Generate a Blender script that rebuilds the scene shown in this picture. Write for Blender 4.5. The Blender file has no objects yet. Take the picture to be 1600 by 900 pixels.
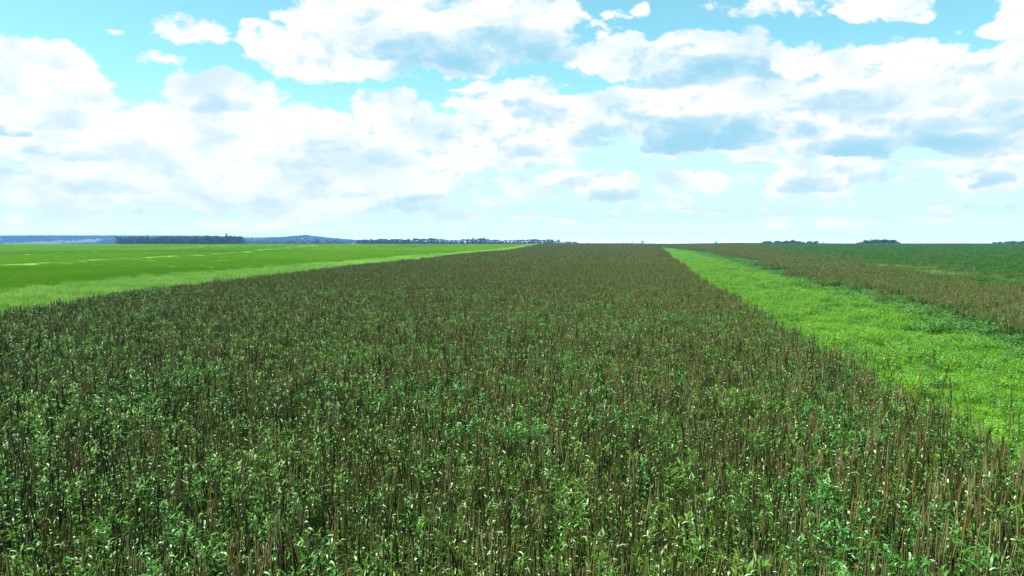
import bpy, math, random
import numpy as np
from mathutils import Vector

random.seed(7)
rng = np.random.default_rng(11)
R = math.radians
SC = bpy.context.scene
COL = SC.collection

# ----------------------------------------------------------------- camera
FPX = 1256.0            # focal length in pixels of a 1600 wide frame
CAM_H = 5.2
PITCH = math.atan(70.0 / FPX)
cam_d = bpy.data.cameras.new("camera")
cam = bpy.data.objects.new("camera", cam_d)
COL.objects.link(cam)
cam.location = (0, 0, CAM_H)
cam.rotation_euler = (math.pi / 2 - PITCH, 0, 0)
cam_d.sensor_width = 36.0
cam_d.lens = 36.0 * FPX / 1600.0
cam_d.clip_start = 0.1
cam_d.clip_end = 60000
SC.camera = cam


def px_dir(x, y):
    """direction in the world of a point of the 1600 x 900 frame"""
    dx = (x - 800.0) / FPX
    dy = -(y - 450.0) / FPX
    c, s = math.cos(PITCH), math.sin(PITCH)
    return np.array([dx, c + dy * s, -s + dy * c])


# ----------------------------------------------------------------- terrain
def sstep(a, b, x):
    t = np.clip((np.asarray(x, float) - a) / (b - a), 0, 1)
    return t * t * (3 - 2 * t)


def terrain(X, Z):
    X = np.asarray(X, float)
    Z = np.asarray(Z, float)
    right = sstep(40, 200, X - 0.12 * Z)
    z = 3.75 * sstep(20, 820, Z)
    z = z + 0.5 * np.exp(-((X + 200) / 170) ** 2 - ((Z - 800) / 200) ** 2)
    z = z + .75 * np.exp(-((X - 245) / 55) ** 2 - ((Z - 800) / 220) ** 2)
    z = z + 0.25 * np.exp(-((X - 430) / 90) ** 2 - ((Z - 820) / 220) ** 2)
    z = z - 0.35 * np.exp(-((X - 165) / 40) ** 2 - ((Z - 800) / 220) ** 2)
    # beyond the brow
    u = X / np.maximum(Z, 1.0)
    farright = sstep(0.02, 0.16, u)
    z = z - (0.55 + 11.0 * farright) * sstep(840, 1500, Z)
    z = z - 14.0 * sstep(1850, 2700, Z)
    # far hills on the left
    px = 800 + FPX * u
    hh = np.interp(px, [-600, -100, 60, 190, 330, 400, 440, 478, 520, 570, 640, 760, 960, 1400],
                   [30, 40, 44, 44, 42, 30, 33, 47, 27, 8, 0, -8, -16, -20])
    z = z + (hh + 14.0) * sstep(3300, 5600, Z)
    z = z + 0.06 * np.sin(X * 0.11 + 1.3) * np.sin(Z * 0.07) * sstep(5, 60, Z)
    return z


def ground_at(x, y, h=0.0):
    """point on the ground (plus h) seen at a photo pixel"""
    d = px_dir(x, y)
    t0, t = 2.0, 2.0
    while t < 9000:
        p = d * t
        if CAM_H + p[2] <= float(terrain(p[0], p[1])) + h:
            lo, hi = t0, t
            for _ in range(30):
                m = 0.5 * (lo + hi)
                p = d * m
                if CAM_H + p[2] <= float(terrain(p[0], p[1])) + h:
                    hi = m
                else:
                    lo = m
            p = d * hi
            return float(p[0]), float(p[1])
        t0 = t
        t *= 1.01
    p = d * 800
    return float(p[0]), float(p[1])


def edge(pts, h, back, fwd):
    """X of a field edge as a function of the distance, from photo points"""
    g = sorted([ground_at(x, y, h) for x, y in pts], key=lambda q: q[1])
    zs = [q[1] for q in g]
    xs = [q[0] for q in g]
    zs = [-80.0] + zs
    xs = [xs[0] + back * (-80.0 - zs[1])] + xs
    xs.append(xs[-1] + fwd * (900.0 - zs[-1]))
    zs.append(900.0)
    xs.append(xs[-1] + fwd * 8000)
    zs.append(8900.0)
    return lambda Z: np.interp(Z, zs, xs)


CROP_H = 1.2
e_crop_r = edge([(1600, 690), (1300, 540), (1200, 490), (1100, 431), (1052, 397)], CROP_H, .15, .17)
e_strip_r = edge([(1600, 532), (1487, 504), (1375, 470), (1262, 438), (1160, 414)], .5, .18, .2)
e_weed_r = edge([(1600, 492), (1500, 472), (1400, 452), (1300, 430), (1200, 408)], .9, .18, .2)
e_brown_r = edge([(1600, 437), (1450, 425), (1400, 418), (1300, 403), (1210, 391)], 1.1, .2, .26)
e_crop_l = edge([(0, 482), (200, 452), (400, 429), (600, 407), (720, 395), (800, 388.5)], CROP_H, -.05, .07)
e_verge_l = edge([(0, 456), (200, 437), (400, 420.5), (600, 404), (700, 396), (800, 388)], .35, -.05, .06)
_pl = edge([(0, 414), (120, 408), (230, 401.5), (330, 397)], .2, -.1, -.14)
e_pale_r = lambda Z: _pl(Z) + 7.0
e_pale_l = lambda Z: _pl(Z) - 7.0
e_faint_r = lambda Z: _pl(Z) - 60.0
e_faint_l = lambda Z: _pl(Z) - 75.0


_sr, _wr, _cr = e_strip_r, e_weed_r, e_crop_r


def e_strip_r(Z):
    """the strip tapers out between the two crops far up the field"""
    t = sstep(230, 560, Z)
    return _sr(Z) * (1 - t) + (_cr(Z) + .6) * t


def e_weed_r(Z):
    t = sstep(230, 560, Z)
    return _wr(Z) * (1 - t) + (_cr(Z) + 3.0) * t


def vnoise(x, y, s, seed=0):
    """smooth value noise, 0..1"""
    r = np.random.default_rng(seed)
    g = r.random((256, 256))
    x = np.asarray(x) / s + 1000
    y = np.asarray(y) / s + 1000
    i, j = np.floor(x).astype(int), np.floor(y).astype(int)
    fx, fy = x - i, y - j
    fx, fy = fx * fx * (3 - 2 * fx), fy * fy * (3 - 2 * fy)
    i0, j0, i1, j1 = i % 256, j % 256, (i + 1) % 256, (j + 1) % 256
    return (g[i0, j0] * (1 - fx) * (1 - fy) + g[i1, j0] * fx * (1 - fy)
            + g[i0, j1] * (1 - fx) * fy + g[i1, j1] * fx * fy)


# ----------------------------------------------------------------- materials
class NT:
    def __init__(self, tree):
        self.t = tree
        self.n = tree.nodes
        self.l = tree.links

    def node(self, typ, **kw):
        n = self.n.new(typ)
        for k, v in kw.items():
            setattr(n, k, v)
        return n

    def set(self, sock, v):
        if isinstance(v, bpy.types.NodeSocket):
            self.l.new(v, sock)
        else:
            sock.default_value = v

    def math(self, op, a, b=0.0, c=0.0, clamp=False):
        n = self.node("ShaderNodeMath", operation=op, use_clamp=clamp)
        self.set(n.inputs[0], a)
        self.set(n.inputs[1], b)
        self.set(n.inputs[2], c)
        return n.outputs[0]

    def vmath(self, op, a, b=(0, 0, 0), c=(0, 0, 0)):
        n = self.node("ShaderNodeVectorMath", operation=op)
        self.set(n.inputs[0], a)
        self.set(n.inputs[1], b)
        if op == "MULTIPLY_ADD":
            self.set(n.inputs[2], c)
        return n.outputs["Value"] if op in ("DOT_PRODUCT", "LENGTH") else n.outputs[0]

    def mix(self, f, a, b):
        n = self.node("ShaderNodeMix", data_type="RGBA")
        self.set(n.inputs["Factor"], f)
        self.set(n.inputs["A"], a)
        self.set(n.inputs["B"], b)
        return n.outputs["Result"]

    def noise(self, vec, scale, detail=2.0, rough=0.5):
        n = self.node("ShaderNodeTexNoise")
        if vec is not None:
            self.l.new(vec, n.inputs["Vector"])
        n.inputs["Scale"].default_value = scale
        n.inputs["Detail"].default_value = detail
        n.inputs["Roughness"].default_value = rough
        return n.outputs["Fac"]

    def range(self, v, a, b, c=0.0, d=1.0, smooth=True):
        n = self.node("ShaderNodeMapRange", interpolation_type="SMOOTHSTEP" if smooth else "LINEAR")
        self.set(n.inputs["Value"], v)
        for i, q in zip(("From Min", "From Max", "To Min", "To Max"), (a, b, c, d)):
            self.set(n.inputs[i], q)
        return n.outputs["Result"]


def c4(c):
    return (c[0], c[1], c[2], 1.0)


def plant_mat(name, c_a, c_b, c_patch=None, rough=0.5, spec=0.5, transl=0.25, patch=5.0, patch_amt=1.0, tint=(1.25, 1.3, .6), stretch=1.0):
    """a plant surface: colour differs from plant to plant and from patch to patch"""
    m = bpy.data.materials.new(name)
    m.use_nodes = True
    g = NT(m.node_tree)
    g.n.clear()
    out = g.node("ShaderNodeOutputMaterial")
    info = g.node("ShaderNodeObjectInfo")
    geo = g.node("ShaderNodeNewGeometry")
    col = g.mix(info.outputs["Random"], c4(c_a), c4(c_b))
    fine = g.range(g.noise(geo.outputs["Position"], 11.0, 1.0), .3, .7)
    col = g.mix(g.math("MULTIPLY", fine, .4), col, c4(c_b))
    if c_patch is not None:
        pn = g.range(g.noise(g.vmath("MULTIPLY", geo.outputs["Position"], (1, stretch, 1)), 1.0 / patch, 3.0), .42, .66)
        col = g.mix(g.math("MULTIPLY", pn, patch_amt), col, c4(c_patch))
    p = g.node("ShaderNodeBsdfPrincipled")
    g.l.new(col, p.inputs["Base Color"])
    p.inputs["Roughness"].default_value = rough
    p.inputs["Specular IOR Level"].default_value = spec
    if transl > 0:
        tr = g.node("ShaderNodeBsdfTranslucent")
        tc = g.node("ShaderNodeMix", data_type="RGBA", blend_type="MULTIPLY")
        tc.inputs["Factor"].default_value = 1
        g.l.new(col, tc.inputs["A"])
        tc.inputs["B"].default_value = c4(tint)
        g.l.new(tc.outputs["Result"], tr.inputs["Color"])
        mx = g.node("ShaderNodeMixShader")
        mx.inputs[0].default_value = transl
        g.l.new(p.outputs[0], mx.inputs[1])
        g.l.new(tr.outputs[0], mx.inputs[2])
        g.l.new(mx.outputs[0], out.inputs["Surface"])
    else:
        g.l.new(p.outputs[0], out.inputs["Surface"])
    return m


def ground_mat(name, c_a, c_b, c_c, s1=.3, s2=.02, bump=.5):
    m = bpy.data.materials.new(name)
    m.use_nodes = True
    g = NT(m.node_tree)
    g.n.clear()
    out = g.node("ShaderNodeOutputMaterial")
    geo = g.node("ShaderNodeNewGeometry")
    P = geo.outputs["Position"]
    n1 = g.range(g.noise(P, s1, 6, .65), .3, .7)
    n2 = g.range(g.noise(P, s2, 3, .5), .35, .65)
    col = g.mix(n1, c4(c_a), c4(c_b))
    col = g.mix(g.math("MULTIPLY", n2, .6), col, c4(c_c))
    p = g.node("ShaderNodeBsdfPrincipled")
    g.l.new(col, p.inputs["Base Color"])
    p.inputs["Roughness"].default_value = .9
    p.inputs["Specular IOR Level"].default_value = .1
    b = g.node("ShaderNodeBump")
    b.inputs["Strength"].default_value = bump
    b.inputs["Distance"].default_value = .12
    g.l.new(g.noise(P, 4.0, 5, .7), b.inputs["Height"])
    g.l.new(b.outputs[0], p.inputs["Normal"])
    g.l.new(p.outputs[0], out.inputs["Surface"])
    return m


M = {}
# the dark crop
M["leaf"] = plant_mat("crop leaf", (.036, .122, .010), (.072, .154, .010), (.022, .142, .018), rough=.48, spec=.3, transl=.25, patch=3.5, patch_amt=.7)
M["leaf_glint"] = plant_mat("glint crop leaf", (.20, .32, .17), (.32, .44, .26), None, rough=.5, spec=.3, transl=.2)  # sun glints on the canopy, put into the colour of small scattered leaves
M["leaf_lime"] = plant_mat("lime leaf", (.11, .24, .012), (.17, .28, .015), None, rough=.45, spec=.4, transl=.35)
M["spike"] = plant_mat("seed spike", (.098, .108, .028), (.074, .090, .022), (.124, .104, .034), rough=.9, spec=.03, transl=0, patch=4.0)
M["spike_shaded"] = plant_mat("shaded seed spike", (.022, .030, .008), (.034, .036, .011), (.034, .032, .012), rough=.9, spec=.03, transl=0, patch=4.0)  # shade on the near stalks put into a darker copy of the spike colour
M["spike_rust"] = plant_mat("rust seed spike", (.105, .074, .034), (.088, .074, .030), None, rough=.9, spec=.03, transl=0)
M["spike_tan"] = plant_mat("straw seed spike", (.145, .14, .065), (.11, .115, .045), None, rough=.8, spec=.15, transl=0)
M["stem"] = plant_mat("crop stem", (.045, .075, .014), (.055, .060, .016), None, rough=.7, spec=.2, transl=0)
M["shoot"] = plant_mat("green shoot", (.045, .095, .016), (.075, .10, .028), None, rough=.7, spec=.1, transl=0)
# grasses and weeds
M["grass_bright"] = plant_mat("bright grass", (.105, .245, .016), (.150, .295, .020), (.055, .200, .022), rough=.55, spec=.15, transl=.4, patch=3.0, patch_amt=.75, tint=(1.1, 1.15, .5))
M["weed_leaf"] = plant_mat("weed leaf", (.078, .222, .018), (.118, .265, .020), (.036, .160, .022), rough=.45, spec=.3, transl=.35, patch=2.0, patch_amt=.6)
M["grass_pale"] = plant_mat("pale verge grass", (.135, .28, .050), (.20, .33, .090), (.095, .25, .035), rough=.55, spec=.2, transl=.35, patch=6.0)
M["cereal"] = plant_mat("young cereal", (.088, .200, .003), (.106, .220, .004), (.060, .178, .003), rough=.7, spec=.05, transl=.3, patch=60.0, patch_amt=.9, stretch=.25)
M["dark_weed"] = plant_mat("dark weed leaf", (.034, .120, .016), (.056, .155, .020), None, rough=.45, spec=.35, transl=.25)
M["green_crop"] = plant_mat("green crop leaf", (.018, .085, .012), (.032, .105, .014), (.055, .080, .018), rough=.55, spec=.12, transl=.25, patch=24.0, patch_amt=.7)
# trees
M["crown"] = plant_mat("tree crown", (.020, .040, .012), (.034, .058, .016), (.045, .06, .02), rough=.7, spec=.2, transl=.15, patch=25.0)
M["bark"] = plant_mat("bark", (.06, .05, .04), (.08, .07, .055), None, rough=.9, spec=.1, transl=0)
# ground
G_NAMES = ["cereal ground", "pale track", "verge ground", "crop soil", "strip ground", "weed ground", "brown crop soil", "green crop ground", "far land"]
M["cereal ground"] = ground_mat("cereal ground", (.055, .16, .003), (.068, .18, .003), (.07, .175, .005))
M["pale track"] = ground_mat("pale track", (.085, .20, .012), (.11, .22, .02), (.08, .19, .010))
M["verge ground"] = ground_mat("verge ground", (.12, .24, .04), (.16, .28, .07), (.12, .24, .04))
M["crop soil"] = ground_mat("crop soil", (.030, .040, .014), (.050, .045, .022), (.030, .050, .014))
M["strip ground"] = ground_mat("strip ground", (.075, .18, .008), (.11, .22, .010), (.06, .165, .012))
M["weed ground"] = ground_mat("weed ground", (.015, .075, .012), (.025, .10, .015), (.02, .08, .014))
M["brown crop soil"] = ground_mat("brown crop soil", (.060, .058, .020), (.080, .062, .026), (.045, .068, .018))
M["green crop ground"] = ground_mat("green crop ground", (.018, .082, .012), (.030, .10, .014), (.038, .085, .014))
M["far land"] = ground_mat("far land", (.030, .050, .016), (.035, .06, .02), (.11, .14, .05), s1=.01, s2=.0022, bump=0)


# ----------------------------------------------------------------- mesh builder
class MB:
    def __init__(self):
        self.v, self.f, self.mi, self.mats = [], [], [], []

    def m(self, name):
        if name not in self.mats:
            self.mats.append(name)
        return self.mats.index(name)

    def leaf(self, p, az, e0, e1, L, W, mat, seg=4, twist=0.0, fold=0.0):
        """an arching ribbon leaf, e0 its angle at the base and e1 at the tip"""
        mi = self.m(mat)
        ca, sa = math.cos(az), math.sin(az)
        side = np.array([-sa * math.cos(twist), ca * math.cos(twist), math.sin(twist)])
        p = np.array(p, float)
        b = len(self.v)
        for i in range(seg + 1):
            t = i / seg
            w = W * .5 * (math.sin(math.pi * (0.12 + 0.88 * t)) ** .8 if t < 1 else 0.04)
            self.v.append(tuple(p - side * w))
            self.v.append(tuple(p + side * w))
            e = e0 + (e1 - e0) * t
            p = p + np.array([ca * math.cos(e), sa * math.cos(e), math.sin(e)]) * (L / seg)
        for i in range(seg):
            k = b + 2 * i
            self.f.append((k, k + 1, k + 3, k + 2))
            self.mi.append(mi)

    def blade(self, p, az, lean, L, W, mat):
        """a grass blade, three vertices on a bent strip"""
        mi = self.m(mat)
        ca, sa = math.cos(az), math.sin(az)
        sd = (math.cos(az + 1.5708) * W * .5, math.sin(az + 1.5708) * W * .5)
        x, y, z = p
        x1, y1, z1 = x + ca * lean * L * .25, y + sa * lean * L * .25, z + L * .6
        x2, y2, z2 = x + ca * lean * L * .8, y + sa * lean * L * .8, z + L * (1 - .35 * lean)
        b = len(self.v)
        self.v += [(x - sd[0], y - sd[1], z), (x + sd[0], y + sd[1], z),
                   (x1 - sd[0] * .8, y1 - sd[1] * .8, z1), (x1 + sd[0] * .8, y1 + sd[1] * .8, z1), (x2, y2, z2)]
        self.f += [(b, b + 1, b + 3, b + 2), (b + 2, b + 3, b + 4)]
        self.mi += [mi, mi]

    def tube(self, pts, rad, mat, n=5, jit=0.0):
        mi = self.m(mat)
        b = len(self.v)
        for i, (p, r) in enumerate(zip(pts, rad)):
            for k in range(n):
                a = 2 * math.pi * k / n + i * .6
                rr = r * (1 + random.uniform(-jit, jit))
                self.v.append((p[0] + rr * math.cos(a), p[1] + rr * math.sin(a), p[2]))
        for i in range(len(pts) - 1):
            for k in range(n):
                a, c = b + i * n + k, b + i * n + (k + 1) % n
                self.f.append((a, c, c + n, a + n))
                self.mi.append(mi)
        self.f.append(tuple(b + (len(pts) - 1) * n + k for k in range(n)))
        self.mi.append(mi)

    def join(self, o, off=(0, 0, 0), rz=0.0, s=1.0):
        c, q = math.cos(rz) * s, math.sin(rz) * s
        b = len(self.v)
        self.v += [(off[0] + x * c - y * q, off[1] + x * q + y * c, off[2] + z * s) for x, y, z in o.v]
        self.f += [tuple(b + i for i in f) for f in o.f]
        self.mi += [self.m(o.mats[i]) for i in o.mi]

    def mesh(self, name, smooth=False):
        me = bpy.data.meshes.new(name)
        me.from_pydata(self.v, [], self.f)
        for n in self.mats:
            me.materials.append(M[n])
        me.polygons.foreach_set("material_index", self.mi)
        if smooth:
            me.polygons.foreach_set("use_smooth", [True] * len(self.f))
        me.update()
        return me


def tag(o, label=None, cat=None, group=None, kind=None):
    if label:
        o["label"] = label
    if cat:
        o["category"] = cat
    if group:
        o["group"] = group
    if kind:
        o["kind"] = kind
    return o


def link(name, data, parent=None):
    o = bpy.data.objects.new(name, data)
    COL.objects.link(o)
    o.parent = parent
    return o


# ----------------------------------------------------------------- the ground: one sheet, split along the field edges
def build_ground():
    Zs = np.concatenate([np.linspace(-80, 0, 9), np.linspace(4, 60, 20), np.geomspace(64, 700, 44),
                         np.linspace(715, 1000, 24), np.geomspace(1030, 6500, 56)])
    Zc = np.minimum(Zs, 1e9)
    cols, mats = [], []
    outer = 300 + 1.6 * np.maximum(Zs, 0)
    bounds = [-outer, e_faint_l(Zc), e_faint_r(Zc), e_pale_l(Zc), e_pale_r(Zc), e_verge_l(Zc), e_crop_l(Zc),
              e_crop_r(Zc), e_strip_r(Zc), e_weed_r(Zc), e_brown_r(Zc), outer]
    zone = [0, 1, 0, 1, 0, 2, 3, 4, 5, 6, 7]
    nsub = [22, 2, 4, 1, 8, 4, 14, 4, 3, 6, 26]
    for i in range(1, len(bounds)):                      # keep the edges in order where they meet far off
        bounds[i] = np.maximum(bounds[i], bounds[i - 1] + .01)
    for i, (zn, ns) in enumerate(zip(zone, nsub)):
        for k in range(ns):
            t = k / ns
            cols.append(bounds[i] * (1 - t) + bounds[i + 1] * t)
            mats.append(zn)
    cols.append(bounds[-1])
    X = np.array(cols)                                   # columns x rows
    Zg = np.broadcast_to(Zs, X.shape)
    H = terrain(X, Zg)
    nc, nr = X.shape
    verts = np.stack([X, Zg, H], -1).reshape(-1, 3)
    faces, mi = [], []
    for c in range(nc - 1):
        for r in range(nr - 1):
            a = c * nr + r
            faces.append((a, a + nr, a + nr + 1, a + 1))
            mi.append(8 if Zs[r] > 1020 else mats[c])
    me = bpy.data.meshes.new("ground")
    me.from_pydata(verts.tolist(), [], faces)
    for n in G_NAMES:
        me.materials.append(M[n])
    me.polygons.foreach_set("material_index", mi)
    me.polygons.foreach_set("use_smooth", [True] * len(faces))
    me.update()
    o = link("ground", me)
    tag(o, "gently rolling farmland ground running to the far hills", "ground", kind="structure")


build_ground()


# ----------------------------------------------------------------- crop plants
def crop_plant(kind, shade_toned=False):
    """stem, seed spike and foliage of one plant of the dark crop"""
    st, sp, fo = MB(), MB(), MB()
    H = random.uniform(.92, 1.18)
    lean, la = random.uniform(0, .10), random.uniform(0, 6.283)
    spike_mat = {"dark": "spike", "rust": "spike_rust", "straw": "spike_tan", "leafy": "spike_shaded"}[kind]
    if shade_toned and kind == "dark":
        spike_mat = "spike_shaded"
    stems = {"dark": random.choice((2, 3, 3)), "rust": 3, "straw": 3, "leafy": 1}[kind]
    for s in range(stems):
        ox, oy = (random.uniform(-.11, .11), random.uniform(-.11, .11)) if s else (0, 0)
        h = H * random.uniform(.78, 1.12) if s else H
        if kind == "leafy":
            h *= .80
        l2, a2 = lean + random.uniform(0, .07), la + random.uniform(-.8, .8)
        pt = lambda z: (ox + math.cos(a2) * l2 * z * z, oy + math.sin(a2) * l2 * z * z, z)
        zs = [0, h * .35, h * .7]
        st.tube([pt(z) for z in zs], [.009, .008, .006], "stem", 4)
        L = random.uniform(.38, .56) if kind != "leafy" else random.uniform(.2, .3)
        z0 = h * .7
        z1 = z0 + L
        r = random.uniform(.008, .0125)
        zz = [z0 + (z1 - z0) * t for t in (0, .12, .35, .6, .82, 1)]
        sp.tube([pt(z) for z in zz], [.006, r * .9, r * 1.05, r, r * .75, .003], spike_mat, 5, .22)
    nl = {"dark": 22, "rust": 17, "straw": 20, "leafy": 44}[kind]
    for i in range(nl):
        z = random.uniform(.30, .80) * H if kind != "leafy" else random.uniform(.35, .95) * H
        az = random.uniform(0, 6.283)
        rr = random.random()
        mat = "leaf"
        if rr > (.89 if kind == "leafy" else .90):
            mat = "leaf_glint"
        elif rr < .03:
            mat = "leaf_lime"
        small = 1.0
        if mat == "leaf_glint":
            small = .72
            z = random.uniform(.58, .98) * H
        fo.leaf((math.cos(la) * lean * z * z + random.gauss(0, .04), math.sin(la) * lean * z * z + random.gauss(0, .04), z), az, random.uniform(.5, 1.4),
                random.uniform(-1.3, .3) if mat != "leaf_glint" else random.uniform(-1.6, -.5), random.uniform(.09, .19) * small, random.uniform(.014, .030), mat, 4, random.uniform(-.5, .5))
    # thin green side shoots, upright and bare
    for i in range(random.randint(3, 6)):
        a2 = random.uniform(0, 6.283)
        r0 = random.uniform(.02, .14)
        z0, z1 = random.uniform(.2, .4) * H, random.uniform(.70, 1.12) * H
        l2 = random.uniform(-.04, .10)
        p = lambda t: (math.cos(a2) * (r0 + l2 * t), math.sin(a2) * (r0 + l2 * t), z0 + (z1 - z0) * t)
        st.tube([p(0), p(.6), p(1)], [.005, .005, .002], random.choice(("stem", "stem", "shoot")), 3)
    return st, sp, fo


KINDS = ["dark"] * 6 + ["rust"] * 3 + ["straw"] * 2 + ["leafy"] * 5
PARTS = [crop_plant(k, i < 4) for i, k in enumerate(KINDS)]
IDX = {k: [i for i, q in enumerate(KINDS) if q == k] for k in set(KINDS)}
PLANT_MB = []
for st, sp, fo in PARTS:
    a = MB()
    for q in (st, sp, fo):
        a.join(q)
    PLANT_MB.append(a)


def source_set(name, mbs):
    """hidden library of shapes that a ground cover repeats; not part of the scene"""
    c = bpy.data.collections.new(name)
    for i, b in enumerate(mbs):
        o = bpy.data.objects.new(f"{name}.{i:03d}", b.mesh(name))
        c.objects.link(o)
    return c


def scatter(name, label, cat, pts, rot, scl, idx, coll):
    """one ground cover object: its points carry turned and scaled copies"""
    n = len(pts)
    me = bpy.data.meshes.new(name)
    me.vertices.add(n)
    me.vertices.foreach_set("co", np.asarray(pts, np.float32).ravel())
    a = me.attributes.new("turn", "FLOAT_VECTOR", "POINT")
    a.data.foreach_set("vector", np.asarray(rot, np.float32).ravel())
    a = me.attributes.new("size", "FLOAT_VECTOR", "POINT")
    a.data.foreach_set("vector", np.asarray(scl, np.float32).ravel())
    a = me.attributes.new("pick", "INT", "POINT")
    a.data.foreach_set("value", np.asarray(idx, np.int32))
    o = link(name, me)
    tag(o, label, cat, kind="stuff")
    ng = bpy.data.node_groups.new(name + " cover", "GeometryNodeTree")
    ng.interface.new_socket("Geometry", in_out="INPUT", socket_type="NodeSocketGeometry")
    ng.interface.new_socket("Geometry", in_out="OUTPUT", socket_type="NodeSocketGeometry")
    N, L = ng.nodes, ng.links
    gi, go = N.new("NodeGroupInput"), N.new("NodeGroupOutput")
    iop = N.new("GeometryNodeInstanceOnPoints")
    ci = N.new("GeometryNodeCollectionInfo")
    ci.inputs["Collection"].default_value = coll
    ci.inputs["Separate Children"].default_value = True
    ci.inputs["Reset Children"].default_value = True

    def attr(nm, ty):
        q = N.new("GeometryNodeInputNamedAttribute")
        q.data_type = ty
        q.inputs["Name"].default_value = nm
        return q.outputs["Attribute"]
    L.new(gi.outputs[0], iop.inputs["Points"])
    L.new(ci.outputs[0], iop.inputs["Instance"])
    iop.inputs["Pick Instance"].default_value = True
    L.new(attr("pick", "INT"), iop.inputs["Instance Index"])
    L.new(attr("turn", "FLOAT_VECTOR"), iop.inputs["Rotation"])
    L.new(attr("size", "FLOAT_VECTOR"), iop.inputs["Scale"])
    L.new(iop.outputs[0], go.inputs[0])
    md = o.modifiers.new("cover", "NODES")
    md.node_group = ng
    return o


def in_view(X, Z, margin=6.0):
    return np.abs(X) < 0.66 * np.maximum(Z, 0) + margin


def jgrid(z0, z1, step, lo, hi, margin=6.0):
    """jittered points between two field edges and two distances, in or near the view"""
    zs = np.arange(z0, z1, step)
    xm = 0.66 * z1 + margin
    xs = np.arange(-xm, xm, step)
    X, Z = np.meshgrid(xs, zs)
    X = (X + rng.uniform(-.5, .5, X.shape) * step).ravel()
    Z = (Z + rng.uniform(-.5, .5, Z.shape) * step).ravel()
    k = in_view(X, Z, margin)
    X, Z = X[k], Z[k]
    k = (X > lo(Z)) & (X < hi(Z))
    return X[k], Z[k]


def pick_kind(X, Z):
    n = len(X)
    g = vnoise(X, Z, 2.6, 3) * .6 + vnoise(X, Z, .9, 4) * .4
    b = vnoise(X, Z, 3.1, 5) * .55 + vnoise(X, Z, 1.0, 6) * .45
    u = rng.random(n)
    out = np.empty(n, int)
    for i in range(n):
        far = min(1.0, max(0.0, (Z[i] - 20) / 50))
        pl = .26 + 1.2 * (1 - .6 * far) * max(0, g[i] - .45)
        pr = pl + .05 + .9 * max(0, b[i] - .5)
        k = "leafy" if u[i] < pl else "rust" if u[i] < pr else "straw" if u[i] > .93 else "dark"
        out[i] = random.choice(IDX[k][3:] if k == "dark" and random.random() < far else IDX[k])
    return out


NEAR_Z = 72.0
STEP = 1 / math.sqrt(15)
X, Z = jgrid(1.5, NEAR_Z, STEP, lambda z: e_crop_l(z) + .2, lambda z: e_crop_r(z) + .9 * (vnoise(z, z * 0, 1.3, 9) - .5))
# thin out at the ragged right edge
H0 = terrain(X, Z)
K = pick_kind(X, Z)
RZ = rng.uniform(0, 6.283, len(X))
TX, TY = rng.normal(0, .055, len(X)), rng.normal(0, .055, len(X))
S = rng.normal(1.0, .10, len(X)).clip(.75, 1.3) * (0.94 + .14 * vnoise(X, Z, 4, 12))
# the nearest plants that show: things of their own
dep = Z * math.cos(PITCH) - (H0 + S * 1.25 - CAM_H) * math.sin(PITCH)
top = 450 - FPX * (Z * math.sin(PITCH) + (H0 + S * 1.25 - CAM_H) * math.cos(PITCH)) / dep
sx = 800 + FPX * X / dep
vis = np.where((top < 880) & (sx > -5) & (sx < 1605))[0]
N_EDGE = 22
vis = vis[np.argsort(Z[vis])][:298 - N_EDGE]
single = np.zeros(len(X), bool)
single[vis] = True

PART_ME = []
for st, sp, fo in PARTS:
    PART_ME.append((st.mesh("stem", True), sp.mesh("seed_spike", True), fo.mesh("foliage", True)))
PLANT_TEXT = {
    "dark": ("crop plant with a dark brown upright seed spike in the nearest rows", "dark spiked crop plants in the nearest rows"),
    "rust": ("crop plant with a rust red upright seed spike in the nearest rows", "rust spiked crop plants in the nearest rows"),
    "straw": ("crop plant with a pale straw coloured seed spike in the nearest rows", "straw spiked crop plants in the nearest rows"),
    "leafy": ("short bushy crop plant thick with glossy green leaves in the nearest rows", "leafy crop plants in the nearest rows"),
}


def plant_thing(i, loc, rz, s, label=None, group=None, tx=0.0, ty=0.0):
    e = link("crop_plant", None)
    e.location = loc
    e.rotation_euler = (tx, ty, rz)
    e.scale = (s, s, s)
    t = PLANT_TEXT[KINDS[i]]
    tag(e, label or t[0], "crop plant", group or t[1])
    for nm, me in zip(("stem", "seed_spike", "foliage"), PART_ME[i]):
        link(nm, me, e)
    return e


for q in vis:
    plant_thing(K[q], (X[q], Z[q], H0[q] - .01), RZ[q], S[q], tx=TX[q], ty=TY[q])

# lone spikes that stand out in the bright grass along the edge
edge_px = [(1275, 545), (1290, 548), (1301, 572), (1310, 580), (1345, 577), (1353, 580), (1362, 582), (1383, 590), (1394, 592),
           (1409, 600), (1437, 615), (1455, 590), (1470, 622), (1552, 628), (1575, 672), (1487, 640), (1511, 650), (1240, 532),
           (1125, 468), (1140, 478), (1203, 512), (1590, 690)]
lone = [ground_at(x, y, .35) for x, y in edge_px]
for n, (gx, gz) in enumerate(lone):
    i = random.choice(IDX["dark"])
    plant_thing(i, (gx, gz, float(terrain(gx, gz)) - .01), random.uniform(0, 6.28), random.uniform(1.0, 1.2),
                "tall dark spiked crop plant standing out into the bright grass at the field edge", "stray crop plants in the bright grass strip")

k = ~single
pts = np.stack([X[k], Z[k], H0[k] - .01], -1)
rot = np.stack([TX[k], TY[k], RZ[k]], -1)
scl = np.repeat(S[k][:, None], 3, 1)
idx = K[k]

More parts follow.
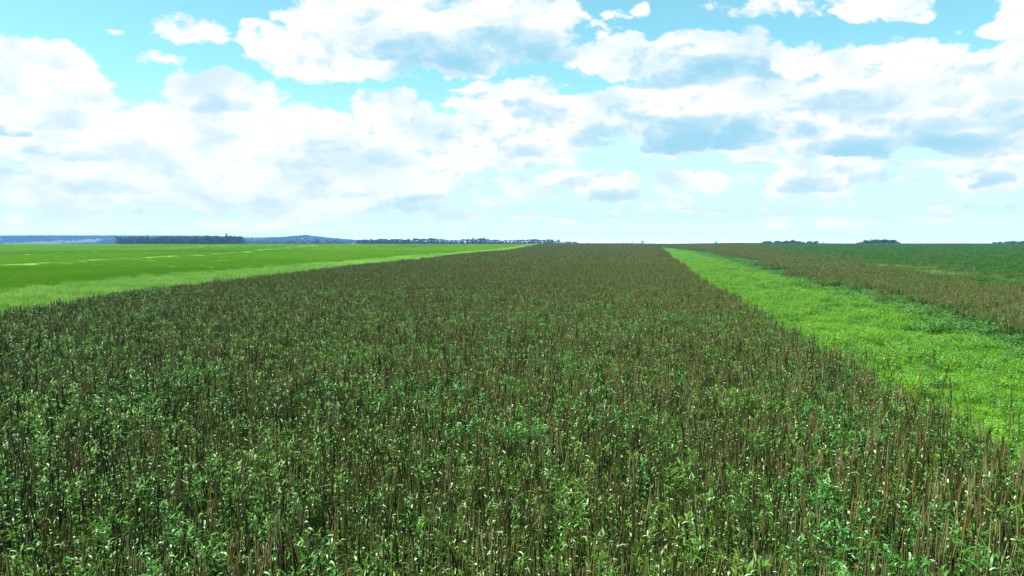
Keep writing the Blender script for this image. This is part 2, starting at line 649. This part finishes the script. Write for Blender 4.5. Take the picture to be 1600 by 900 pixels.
# farther off the field is laid in clumps of plants
TILES = []
for t in range(10):
    b = MB()
    T = 1.5
    n = int(T * T * 15)
    for _ in range(n):
        kd = random.choices(["dark", "rust", "straw", "leafy"], [.60, .10, .09, .21])[0]
        b.join(PLANT_MB[random.choice(IDX[kd][3:] if kd == "dark" else IDX[kd])], (random.uniform(-T / 2, T / 2), random.uniform(-T / 2, T / 2), 0),
               random.uniform(0, 6.28), random.uniform(.82, 1.16))
    TILES.append(b)
nP = len(PLANT_MB)
crop_src = source_set("crop_clump", PLANT_MB + TILES)


def tiles(z0, z1, step, size, lo, hi, nvar, base=0, zs=1.0, margin=6.0, zj=.1):
    X, Z = jgrid(z0, z1, step, lo, hi, margin)
    n = len(X)
    p = np.stack([X, Z, terrain(X, Z) - .01], -1)
    r = np.stack([np.zeros(n), np.zeros(n), rng.uniform(0, 6.283, n)], -1)
    s = np.stack([np.full(n, size), np.full(n, size), zs * rng.uniform(1 - zj, 1 + zj, n)], -1)
    return p, r, s, base + rng.integers(0, nvar, n)


def cat(*a):
    return [np.concatenate(q) for q in zip(*a)]


lo, hi = (lambda z: e_crop_l(z) + .9), (lambda z: e_crop_r(z) - .9)
A = cat((pts, rot, scl, idx),
        tiles(NEAR_Z + .5, 150, 1.35, 1.0, lo, hi, 10, nP),
        tiles(150, 860, 2.6, 2.0, lambda z: lo(z) + 1, lambda z: hi(z) - 1, 10, nP))
scatter("crop", "dark brown and green spiked crop filling the field behind the nearest rows", "crop", *A, crop_src)


# ----------------------------------------------------------------- grass, weeds and the other fields
def grass_tile(T, n, h, w, mat, lean=.6, extra=None):
    b = MB()
    for _ in range(n):
        b.blade((random.uniform(-T / 2, T / 2), random.uniform(-T / 2, T / 2), 0), random.uniform(0, 6.28),
                random.uniform(.1, lean), h * random.uniform(.5, 1.15), w * random.uniform(.7, 1.3), mat)
    if extra:
        extra(b, T)
    return b


def weeds(n, h, mat, L=.12, W=.05, clump=5):
    def add(b, T):
        for _ in range(n):
            cx, cy = random.uniform(-T / 2, T / 2), random.uniform(-T / 2, T / 2)
            hh = h * random.uniform(.5, 1.2)
            for _ in range(clump):
                b.leaf((cx + random.gauss(0, .05), cy + random.gauss(0, .05), hh * random.uniform(.35, 1)), random.uniform(0, 6.28),
                       random.uniform(0, 1.2), random.uniform(-1, .2), L * random.uniform(.6, 1.4), W * random.uniform(.7, 1.3), mat, 3, random.uniform(-.4, .4))
    return add


strip_src = source_set("strip_grass", [grass_tile(1.2, 230, .26, .014, "grass_bright", .9, weeds(int(36 * f), .30 * f, "weed_leaf", .10, .038))
                                       for f in (.4, .7, 1.0, 1.3)]
                       + [grass_tile(.9, 60, .34, .016, "grass_bright", .9, weeds(int(22 * f), .50 * f, m_, .12, .042, 8)) for f, m_ in ((1.0, "weed_leaf"), (1.3, "weed_leaf"), (.9, "dark_weed"), (1.2, "grass_bright"))])
lo, hi = (lambda z: e_crop_r(z) - .3), (lambda z: e_strip_r(z) + .2)
A = cat(tiles(6, 90, .85, 1.0, lo, hi, 4, zs=.85, zj=.4), tiles(90, 220, 1.7, 2.0, lo, hi, 4, zj=.3), tiles(220, 860, 3.4, 4.0, lo, hi, 4, zj=.3))
B = tiles(6, 220, .95, 1.0, lo, hi, 4, 4, zs=.95, zj=.35)
keep = vnoise(B[0][:, 0], B[0][:, 1], 1.5, 31) * .6 + vnoise(B[0][:, 0], B[0][:, 1], 5, 32) * .4 > .51
A = cat(A, [q[keep] for q in B])
scatter("grass", "bright yellow green weedy grass strip between the two dark crops", "grass", *A, strip_src)

verge_src = source_set("verge_grass", [grass_tile(1.5, 300, .75 * f, .016, "grass_pale", .55) for f in (.7, .85, 1, 1.1, 1.3)])
lo, hi = (lambda z: e_verge_l(z) - .5), (lambda z: e_crop_l(z) + .3)
A = cat(tiles(20, 160, 1.3, 1.0, lo, hi, 5, zj=.3), tiles(160, 860, 3.5, 3.0, lo, hi, 5, zj=.3))
scatter("grass", "tall pale green verge grass along the left edge of the dark crop", "grass", *A, verge_src)

cereal_src = source_set("cereal_plants", [grass_tile(2.0, 330, .32, .022, "cereal", .7) for f in range(5)])
lo, hi = (lambda z: -1e5 + 0 * z), (lambda z: e_verge_l(z) + .2)
A = cat(tiles(30, 160, 1.9, 1.05, lo, hi, 5), tiles(160, 400, 3.8, 2.1, lo, hi, 5), tiles(400, 860, 7.6, 4.2, lo, hi, 5))
P_ = A[0]
off_ = np.abs(P_[:, 0] - _pl(P_[:, 1]))
off2 = np.abs(P_[:, 0] - _pl(P_[:, 1]) + 67)
on_track = (rng.random(len(P_)) < np.clip(.95 - off_ / 9, 0, .62)) | (rng.random(len(P_)) < np.clip(.6 - off2 / 14, 0, .4))
A = [q[~on_track] for q in A]
scatter("cereal", "smooth even green young cereal field on the left", "cereal", *A, cereal_src)

dark_src = source_set("dark_weeds", [grass_tile(1.5, 60, .4, .014, "dark_weed", .8, weeds(int(75 * f), .48 * f, "dark_weed", .14, .055, 6))
                                     for f in (.8, .95, 1.05, 1.2)])
def wob(z, amp, seed):
    return amp * (1.6 * (rng.random(np.shape(z)) - .5) + .8 * (vnoise(z, 0 * z, 6, seed) - .5))


lo, hi = (lambda z: e_strip_r(z) - .2 + wob(z, 3.0, 41)), (lambda z: e_weed_r(z) + 1.0 + wob(z, 4, 42))
A = cat(tiles(12, 120, 1.2, 1.0, lo, hi, 4, zj=.3), tiles(120, 860, 3.2, 2.6, lo, hi, 4, zj=.3))
scatter("weeds", "dark green leafy weeds between the bright strip and the brown band on the right", "weeds", *A, dark_src)

lo, hi = (lambda z: e_weed_r(z) - 1.2 + wob(z, 3.5, 43) + .2), (lambda z: e_brown_r(z) + wob(z, 16, 44))
A = cat(tiles(14, 130, 1.4, 1.0, lo, hi, 10, nP, zs=.9), tiles(130, 860, 2.8, 2.0, lo, hi, 10, nP, zs=.9))
scatter("crop", "brown band of spiked crop crossing the right side of the photo", "crop", *A, crop_src)

green_src = source_set("green_crop", [grass_tile(2.0, 80, .7, .02, "green_crop", .6, weeds(130, .8, "green_crop", .2, .07, 6)) for f in range(4)])
lo, hi = (lambda z: e_brown_r(z) - 3 + wob(z, 14, 45)), (lambda z: 1e5 + 0 * z)
A = cat(tiles(20, 220, 1.9, 1.05, lo, hi, 4, zj=.2), tiles(220, 860, 5.0, 2.8, lo, hi, 4, zj=.2))
scatter("crop", "mid green leafy crop reaching the skyline on the right", "crop", *A, green_src)


lo, hi = (lambda z: e_brown_r(z) + .5), (lambda z: e_brown_r(z) + np.interp(z, [70, 95, 130, 175], [0, 5, 5, 0]) + wob(z, 4, 46))
A = tiles(70, 175, 1.7, 1.0, lo, hi, 5, zs=1.35, zj=.2)
scatter("grass", "pale grassy patch on the far side of the brown band at the right", "grass", *A, verge_src)


# ----------------------------------------------------------------- trees
def tree_mesh(h, w, kind="round"):
    """tapered trunk, limbs and a crown of loose leaf clumps"""
    b = MB()
    b.tube([(0, 0, -1), (.1, 0, h * .3), (0, .1, h * .7)], [h * .022, h * .016, h * .006], "bark", 6)
    lobes = []
    for i in range(9 if kind == "round" else 7):
        if kind == "thin":
            zc = h * (.25 + .68 * i / 6)
            r = w * .5 * (1.05 - .75 * i / 6)
            lobes.append((random.gauss(0, w * .06), random.gauss(0, w * .06), zc, r * .8, r * 1.3))
        else:
            a = random.uniform(0, 6.28)
            d = w * .3 * math.sqrt(random.random())
            zc = h * (random.uniform(.10, .3) if i < 3 else random.uniform(.3, .86))
            r = w * random.uniform(.18, .30) * (1.15 - .5 * zc / h)
            lobes.append((math.cos(a) * d, math.sin(a) * d, zc, r, r * .85))
            b.tube([(0, 0, h * .3), (math.cos(a) * d, math.sin(a) * d, zc)], [h * .008, h * .003], "bark", 4)
    for (x, y, z, r, rz) in lobes:
        for _ in range(60):
            u = np.random.default_rng(random.randrange(1 << 30)).normal(size=3)
            u /= np.linalg.norm(u)
            rad = random.uniform(.55, 1.08)
            p = (x + u[0] * r * rad, y + u[1] * r * rad, z + u[2] * rz * rad)
            b.leaf(p, random.uniform(0, 6.28), random.uniform(-.8, 1.3), random.uniform(-1.2, .6), h * random.uniform(.05, .10), h * random.uniform(.04, .08), "crown", 2, random.uniform(-.9, .9))
    return b


TREES = [tree_mesh(16, 13), tree_mesh(15, 11), tree_mesh(17, 12), tree_mesh(14, 14), tree_mesh(16, 10)]
THIN = [tree_mesh(19, 6, "thin"), tree_mesh(18, 5, "thin")]
BUSH = [tree_mesh(6, 7), tree_mesh(5, 8), tree_mesh(5, 5)]
T_ME = [t.mesh("tree") for t in TREES]
THIN_ME = [t.mesh("tree") for t in THIN]
B_ME = [t.mesh("bush") for t in BUSH]


def plant_tree(name, me, px, Z, top_y, nat_h, label, cat_, group, wide=1.0):
    """a tree at a photo column and distance, as tall as its top in the photo"""
    d = px_dir(px, top_y)
    t = Z / d[1]
    X_ = d[0] * t
    zt = CAM_H + d[2] * t
    g = float(terrain(X_, Z))
    s = max(.25, (zt - g) / nat_h)
    o = link(name, me)
    o.location = (X_, Z, g)
    o.rotation_euler = (0, 0, random.uniform(0, 6.28))
    o.scale = (s * wide, s * wide, s)
    tag(o, label, cat_, group)
    return o


def belt(pts, step, Z, dz, label, group, rows=1, jit=1.8):
    xs = [p[0] for p in pts]
    ys = [p[1] for p in pts]
    for r in range(rows):
        x = xs[0] + r * step * .5
        while x <= xs[-1]:
            y = float(np.interp(x, xs, ys)) + random.uniform(-jit * .6, jit * 1.1)
            plant_tree("tree", random.choice(T_ME), x, Z + r * 25 + random.uniform(-dz, dz), y, 16.0, label, "tree", group, random.uniform(1.3, 2.1))
            x += step * random.uniform(.75, 1.25)


# dark belt behind the cereal field
belt([(186, 369.5), (240, 369), (300, 368.5), (378, 368)], 7.0, 1560, 12, "tree in the dark straight edged belt behind the cereal field on the left", "trees of the dark belt behind the cereal field", 3)
plant_tree("tree", THIN_ME[0], 354, 1550, 364.5, 19, "thin pointed tree rising above the right part of the dark straight edged belt", "tree", None)
plant_tree("tree", THIN_ME[1], 230, 1550, 367, 18, "narrow tree at a gap in the left part of the dark straight edged belt", "tree", None)
# lower blue belt in the middle
belt([(385, 375.5), (440, 375), (470, 374), (520, 374), (560, 374.5), (640, 374)], 7.0, 2500, 30, "tree in the low blue line of trees below the far rounded hill", "trees of the low blue line")
belt([(560, 374), (600, 373), (640, 373), (660, 371.5), (690, 372), (700, 375), (720, 374), (740, 372.5), (756, 372), (775, 374), (790, 376)], 5.2, 1900, 30,
     "tree in the uneven tree line above the far end of the cereal field", "trees of the uneven line beyond the cereal field", 2, 1.4)
belt([(780, 376), (812, 374), (835, 373), (860, 374), (880, 376.5), (905, 377)], 5.2, 1750, 30,
     "tree in the tree line above the far tip of the pale verge", "trees beyond the tip of the verge", 2, 1.4)
plant_tree("tree", THIN_ME[1], 757, 1850, 370.5, 18, "pointed tree standing above the middle of the uneven tree line", "tree", None)
plant_tree("tree", T_ME[2], 873, 1600, 373.5, 16, "rounded lone tree rising at the right end of the tree line past the verge tip", "tree", None, .8)
# skyline of the dark crop
plant_tree("bush", B_ME[0], 1004, 830, 376.5, 5.5, "small dark bush on the skyline at the top of the dark crop field", "bush", None)
for x, y in ((964, 378.6), (972, 378.2), (980, 378.6), (988, 378.3), (996, 378.8)):
    plant_tree("bush", random.choice(B_ME), x, 845, y, 5.0, "low bush in the short row left of the skyline bush", "bush", "low bushes on the skyline of the dark crop")
plant_tree("bush", B_ME[1], 919, 845, 378.3, 5.0, "lone low bush on the skyline right of the far tree line", "bush", None)
plant_tree("bush", B_ME[2], 1119, 830, 376.2, 5.0, "small round bush alone on the skyline right of the bright strip", "bush", None)
# clumps on the right skyline
belt([(1195, 376), (1205, 374.8), (1240, 374.8), (1272, 376)], 4.2, 1400, 15, "tree in the long dark clump on the skyline right of the bright strip", "trees of the long clump on the right skyline", 1, 1.3)
belt([(1344, 376.5), (1356, 374.2), (1372, 373.6), (1386, 372.8), (1394, 374), (1402, 377)], 4.4, 1400, 15, "tree in the short domed clump on the right skyline", "trees of the domed clump on the right skyline", 2, 1.5)
belt([(1556, 377), (1578, 375.8), (1596, 376), (1612, 374.5)], 4.5, 1400, 15, "tree in the low clump at the right end of the skyline", "trees of the low clump at the right end of the skyline", 1, 1.3)
plant_tree("bush", B_ME[0], 1286, 840, 378, 5.0, "low bush on the skyline just right of the long clump", "bush", None)

# far woods on the blue hills: one mass
wp = []
wr = np.random.default_rng(5)
for _ in range(26000):
    px = wr.uniform(-260, 900)
    Zf = wr.uniform(3300, 6300)
    Xf = (px - 800) / FPX * Zf
    n = float(vnoise(Xf, Zf * .45, 330, 21)) * .7 + float(vnoise(Xf, Zf, 120, 22)) * .3
    crest = 5350 < Zf < 5800
    if n > .55 or (crest and n > .32):
        wp.append((Xf, Zf, float(terrain(Xf, Zf))))
wp = np.array(wp)
wood_src = source_set("far_tree", TREES)
n = len(wp)
scatter("wood", "blue far off woods and hedges on the hills along the left horizon", "wood", wp,
        np.stack([np.zeros(n), np.zeros(n), wr.uniform(0, 6.28, n)], -1), np.repeat(wr.uniform(.5, .95, n)[:, None], 3, 1), wr.integers(0, 5, n), wood_src)

# ----------------------------------------------------------------- haze
hz = bpy.data.materials.new("haze")
hz.use_nodes = True
g = NT(hz.node_tree)
g.n.clear()
out = g.node("ShaderNodeOutputMaterial")
pv = g.node("ShaderNodeVolumePrincipled")
pv.inputs["Color"].default_value = (.16, .38, .90, 1)
pv.inputs["Density"].default_value = 1.05e-4
pv.inputs["Anisotropy"].default_value = 0.1
g.l.new(pv.outputs[0], out.inputs["Volume"])
x0, x1, y0, y1, z0, z1 = -11200, 11200, -400, 6700, -40, 75
hm = bpy.data.meshes.new("haze")
hm.from_pydata([(x, y, z) for z in (z0, z1) for y in (y0, y1) for x in (x0, x1)], [],
               [(0, 2, 3, 1), (4, 5, 7, 6), (0, 1, 5, 4), (2, 6, 7, 3), (0, 4, 6, 2), (1, 3, 7, 5)])
hm.materials.append(hz)
tag(link("haze", hm), "pale blue haze hanging over the whole plain", "haze", kind="stuff")

# ----------------------------------------------------------------- sun and sky
SUN_EL, SUN_AZ = 58.0, -98.0          # azimuth from the view direction, minus = left
az, el = R(SUN_AZ), R(SUN_EL)
to_sun = Vector((math.sin(az) * math.cos(el), math.cos(az) * math.cos(el), math.sin(el)))
sl = bpy.data.lights.new("sun", "SUN")
sl.energy = 4.6
sl.angle = R(.6)
sl.color = (1, .94, .80)
so = bpy.data.objects.new("sun", sl)
COL.objects.link(so)
so.rotation_euler = to_sun.to_track_quat("Z", "Y").to_euler()

w = bpy.data.worlds.new("World")
SC.world = w
w.use_nodes = True
g = NT(w.node_tree)
g.n.clear()
wo = g.node("ShaderNodeOutputWorld")
bg = g.node("ShaderNodeBackground")
bg.inputs["Strength"].default_value = .05
sky = g.node("ShaderNodeTexSky", sky_type="NISHITA")
sky.sun_disc = False
sky.sun_elevation = el
sky.sun_rotation = az
sky.air_density = 1.0
sky.dust_density = .6
sky.ozone_density = 1.0
tc = g.node("ShaderNodeTexCoord")
D = tc.outputs["Generated"]
sep = g.node("ShaderNodeSeparateXYZ")
g.l.new(D, sep.inputs[0])
dx, dy, dz = sep.outputs
AZ = g.math("ARCTAN2", dx, dy)
ELV = g.math("ARCSINE", dz)
cmb = g.node("ShaderNodeCombineXYZ")
g.l.new(AZ, cmb.inputs[0])
g.l.new(ELV, cmb.inputs[1])
Q = cmb.outputs[0]                     # sky position: azimuth and elevation in radians

# turbulence, squashed a little as clouds are seen from the side
qs = g.vmath("MULTIPLY", Q, (1.0, 1.7, 1.0))
wn = g.node("ShaderNodeTexNoise")
g.l.new(qs, wn.inputs["Vector"])
wn.inputs["Scale"].default_value = 9.0
wn.inputs["Detail"].default_value = 3
warp = g.vmath("MULTIPLY_ADD", wn.outputs["Color"], (.05, .03, 0), (-.025, -.015, 0))
qw = g.vmath("ADD", Q, warp)
qv = g.vmath("MULTIPLY_ADD", wn.outputs["Color"], (.07, .016, 0), (-.035, -.008, 0))
wn2 = g.node("ShaderNodeTexNoise")
g.l.new(qs, wn2.inputs["Vector"])
wn2.inputs["Scale"].default_value = 34.0
wn2.inputs["Detail"].default_value = 4
qv = g.vmath("ADD", g.vmath("ADD", Q, qv), g.vmath("MULTIPLY_ADD", wn2.outputs["Color"], (.10, .014, 0), (-.05, -.007, 0)))
qb = g.vmath("MULTIPLY", qw, (1.0, 1.5, 1.0))
n_edge = g.noise(qb, 17.0, 9.0, .58)
n_soft = g.noise(qb, 9.0, 5.0, .5)


def blob(x, y, a, b):
    d = px_dir(x, y)
    A0 = math.atan2(d[0], d[1])
    E0 = math.asin(d[2] / np.linalg.norm(d))
    k = math.cos(A0) ** 2 / FPX
    ka = 1 / (a * k)
    kb = 1 / (b * math.cos(A0) / FPX)
    v = g.vmath("MULTIPLY_ADD", qw, (ka, kb, 0), (-A0 * ka, -E0 * kb, 0))
    return g.vmath("DOT_PRODUCT", v, v)      # r squared


def flat_blob(x, y, a, b):
    """like blob, with a flat lower side: the grey base of a cumulus"""
    d = px_dir(x, y)
    A0 = math.atan2(d[0], d[1])
    E0 = math.asin(d[2] / np.linalg.norm(d))
    ka = FPX / (a * math.cos(A0) ** 2)
    kb = FPX / (b * math.cos(A0))
    v = g.vmath("MULTIPLY_ADD", qv, (ka, kb, 0), (-A0 * ka, -E0 * kb, 0))
    m = g.vmath("MULTIPLY", g.vmath("MINIMUM", v, (9e9, 0, 0)), (0, 1.9, 0))
    return g.math("ADD", g.vmath("DOT_PRODUCT", v, v), g.vmath("DOT_PRODUCT", m, m))


def puff(x, y, a, b):
    h = min(1.5, max(.28, min(a, b * 1.7) / 58.0))
    return g.math("MULTIPLY_ADD", blob(x, y, a, b), -h, h)


CLOUDS = [(55, 105, 135, 50), (150, 132, 42, 26), (20, 75, 60, 30),
          (292, 54, 62, 30), (252, 88, 48, 11), (318, 66, 34, 16),
          (480, 78, 112, 42), (440, 60, 60, 25), (600, 25, 160, 60), (570, 85, 130, 38), (790, 28, 150, 62), (720, 70, 180, 45), (870, 25, 52, 40), (620, 112, 60, 13),
          (350, 150, 105, 38), (375, 140, 50, 28), (610, 172, 85, 36), (660, 190, 40, 26), (80, 190, 190, 70), (300, 230, 400, 75), (600, 235, 190, 62), (470, 195, 110, 40),
          (800, 160, 120, 44), (730, 150, 50, 22), (870, 190, 90, 50), (760, 225, 160, 50),
          (955, 85, 82, 38), (1060, 95, 80, 40), (1130, 75, 88, 42), (1195, 85, 32, 24),
          (1010, 175, 130, 52), (1180, 150, 120, 50), (1270, 115, 90, 48), (1400, 115, 130, 52), (1545, 115, 110, 42), (1330, 180, 380, 72), (1100, 215, 190, 32), (1600, 200, 200, 60),
          (1165, 6, 68, 20), (1340, 4, 90, 22), (1345, 24, 28, 20), (1425, 14, 46, 22), (1585, 15, 32, 34), (1590, 44, 56, 20),
          (950, 64, 38, 24), (985, 60, 30, 18), (1055, 64, 20, 12), (1122, 56, 45, 22), (1198, 68, 22, 20),
          (1262, 82, 35, 16), (1330, 84, 40, 18), (1385, 80, 40, 18), (1462, 84, 40, 20), (1540, 94, 50, 16), (1592, 90, 30, 14),
          (372, 128, 30, 16), (408, 138, 24, 14), (300, 38, 26, 14), (110, 78, 24, 16), (15, 60, 40, 14), (400, 45, 24, 12), (455, 28, 34, 18),
          (120, 335, 220, 11), (420, 343, 260, 10), (800, 338, 200, 9), (1080, 327, 170, 9), (1350, 343, 210, 10), (1530, 328, 110, 9),
          (1000, 305, 130, 14), (700, 312, 150, 14), (1230, 318, 130, 9), (1230, 252, 120, 16), (1450, 255, 130, 14),
          (955, 22, 28, 10), (1005, 12, 16, 8), (1497, 48, 9, 7), (190, 45, 16, 6),
          (150, 290, 300, 40), (500, 300, 320, 40), (1300, 285, 130, 28), (1540, 275, 70, 30), (900, 290, 160, 26), (1090, 280, 120, 22)]
SHADES = [(750, 76, 170, 36, 1.5), (690, 98, 90, 18, .5), (600, 55, 90, 25, .25), (340, 160, 62, 17, .55), (95, 186, 72, 22, .5), (15, 203, 38, 9, .8), (15, 262, 48, 14, .7),
          (150, 290, 85, 16, .45), (60, 236, 36, 7, .35), (600, 246, 50, 20, .6), (455, 255, 70, 11, .45), (510, 302, 65, 9, .4), (60, 90, 80, 14, .25), (130, 245, 60, 8, .3),
          (840, 174, 52, 18, .75), (1090, 110, 120, 30, 1.2), (1140, 98, 55, 24, .6), (1195, 116, 30, 8, .6), (1060, 206, 190, 34, 1.6), (1040, 229, 150, 12, 1.0), (1190, 204, 120, 24, 1.1),
          (1410, 226, 170, 25, 1.6), (1340, 238, 100, 12, .8), (1545, 224, 110, 24, 1.3), (1420, 128, 70, 26, .4), (1330, 160, 130, 26, .4), (1270, 165, 60, 14, .3), (1470, 190, 90, 16, .4),
          (1275, 291, 66, 15, .8), (1375, 293, 28, 11, .8), (1540, 279, 54, 17, .9), (960, 307, 54, 12, .6), (940, 268, 17, 9, .7), (830, 236, 48, 13, .5), (1130, 252, 14, 7, .5),
          (690, 310, 60, 7, .35), (1440, 285, 16, 22, .35), (1110, 325, 60, 6, .35), (1440, 322, 80, 6, .35), (660, 325, 60, 6, .3), (250, 330, 110, 6, .3), (1260, 330, 90, 5, .3), (950, 335, 110, 5, .3), (1500, 338, 80, 5, .3), (850, 130, 40, 10, .3), (1480, 150, 60, 18, .4), (1560, 165, 50, 14, .35)]
# generic cloud cover for the rest of the sky, out of this view
absaz = g.math("ABSOLUTE", AZ)
outside = g.range(absaz, R(36), R(44))
high = g.range(ELV, R(21), R(27))
gen_mask = g.math("MAXIMUM", outside, high)
gen = g.math("MULTIPLY_ADD", g.noise(qs, 4.5, 4.0), 3.2, -1.75)
run = g.math("MULTIPLY_ADD", g.math("ADD", gen, 1.5), gen_mask, -1.5)
for c in CLOUDS:
    run = g.math("MAXIMUM", run, puff(*c))
n_fine = g.noise(qb, 52.0, 4.0, .6)
field = g.math("ADD", run, g.math("MULTIPLY_ADD", n_edge, 3.4, -1.80))
field = g.math("ADD", field, g.math("MULTIPLY_ADD", n_fine, 1.0, -.5))
alpha = g.range(field, -.09, .38)
shade = 0.0
for (x, y, a, b, wgt) in SHADES:
    s_ = g.math("MAXIMUM", g.math("SUBTRACT", 1.0, flat_blob(x, y + b * .35, a, b * 1.25)), 0.0)
    shade = g.math("MULTIPLY_ADD", s_, wgt, shade)
shade = g.math("MULTIPLY", shade, g.math("MULTIPLY", g.range(n_soft, .32, .62, .45, 1.2), g.range(n_edge, .38, .60, .30, 1.4)))
shade = g.math("ADD", shade, g.range(g.noise(qb, 12.0, 6.0), .44, .70, 0, .46))
# relief of the billows: a lump with more cloud above and to the sun side is in its shade
qb2 = g.vmath("ADD", qb, (-.010, .022, 0))
relief = g.math("SUBTRACT", g.noise(qb2, 17.0, 9.0, .58), n_edge)
relief = g.math("MULTIPLY", g.math("MAXIMUM", g.math("SUBTRACT", relief, .03), 0.0), g.range(AZ, -.42, -.05, 1.4, 4.2))
shade = g.math("ADD", shade, relief)
shade = g.math("SUBTRACT", 1.0, g.math("POWER", 2.718, g.math("MULTIPLY", shade, -1.45)))
CLOUD_LIT = (7.3, 7.3, 7.2)
CLOUD_DIM = (2.1, 4.6, 5.9)
ccol = g.mix(shade, c4(CLOUD_LIT), c4(CLOUD_DIM))
# thick air low over the horizon
low = g.range(ELV, R(-.5), R(11.5), 1.0, 0.0, smooth=False)
low = g.math("POWER", low, 1.25)
blue = g.vmath("MULTIPLY", sky.outputs[0], (.98, 1.58, 1.32))
base = g.mix(g.math("MULTIPLY", low, .9), blue, c4((5.3, 6.4, 6.45)))
skyc = g.mix(alpha, base, ccol)
skyc = g.mix(g.math("MULTIPLY", low, .42), skyc, c4((5.5, 6.5, 6.55)))
glow = g.math("POWER", g.range(ELV, 0.0, R(2.2), 1.0, 0.0, smooth=False), 2.0)
skyc = g.vmath("MULTIPLY", skyc, g.math("MULTIPLY_ADD", glow, 1.1, 1.0))
g.l.new(skyc, bg.inputs["Color"])
g.l.new(bg.outputs[0], wo.inputs["Surface"])

# ----------------------------------------------------------------- render settings
SC.view_settings.view_transform = "Standard"
SC.view_settings.look = "None"
SC.view_settings.exposure = 1.6
SC.view_settings.gamma = 1
SC.render.engine = "CYCLES"
cy = SC.cycles
cy.use_denoising = True
try:
    cy.denoiser = "OPENIMAGEDENOISE"
    cy.denoising_input_passes = "RGB_ALBEDO_NORMAL"
except Exception:
    pass
cy.max_bounces = 5
cy.diffuse_bounces = 3
cy.glossy_bounces = 2
cy.transmission_bounces = 3
cy.volume_bounces = 1
cy.transparent_max_bounces = 6
cy.sample_clamp_indirect = 6
cy.caustics_reflective = False
cy.caustics_refractive = False
SC.render.film_transparent = False
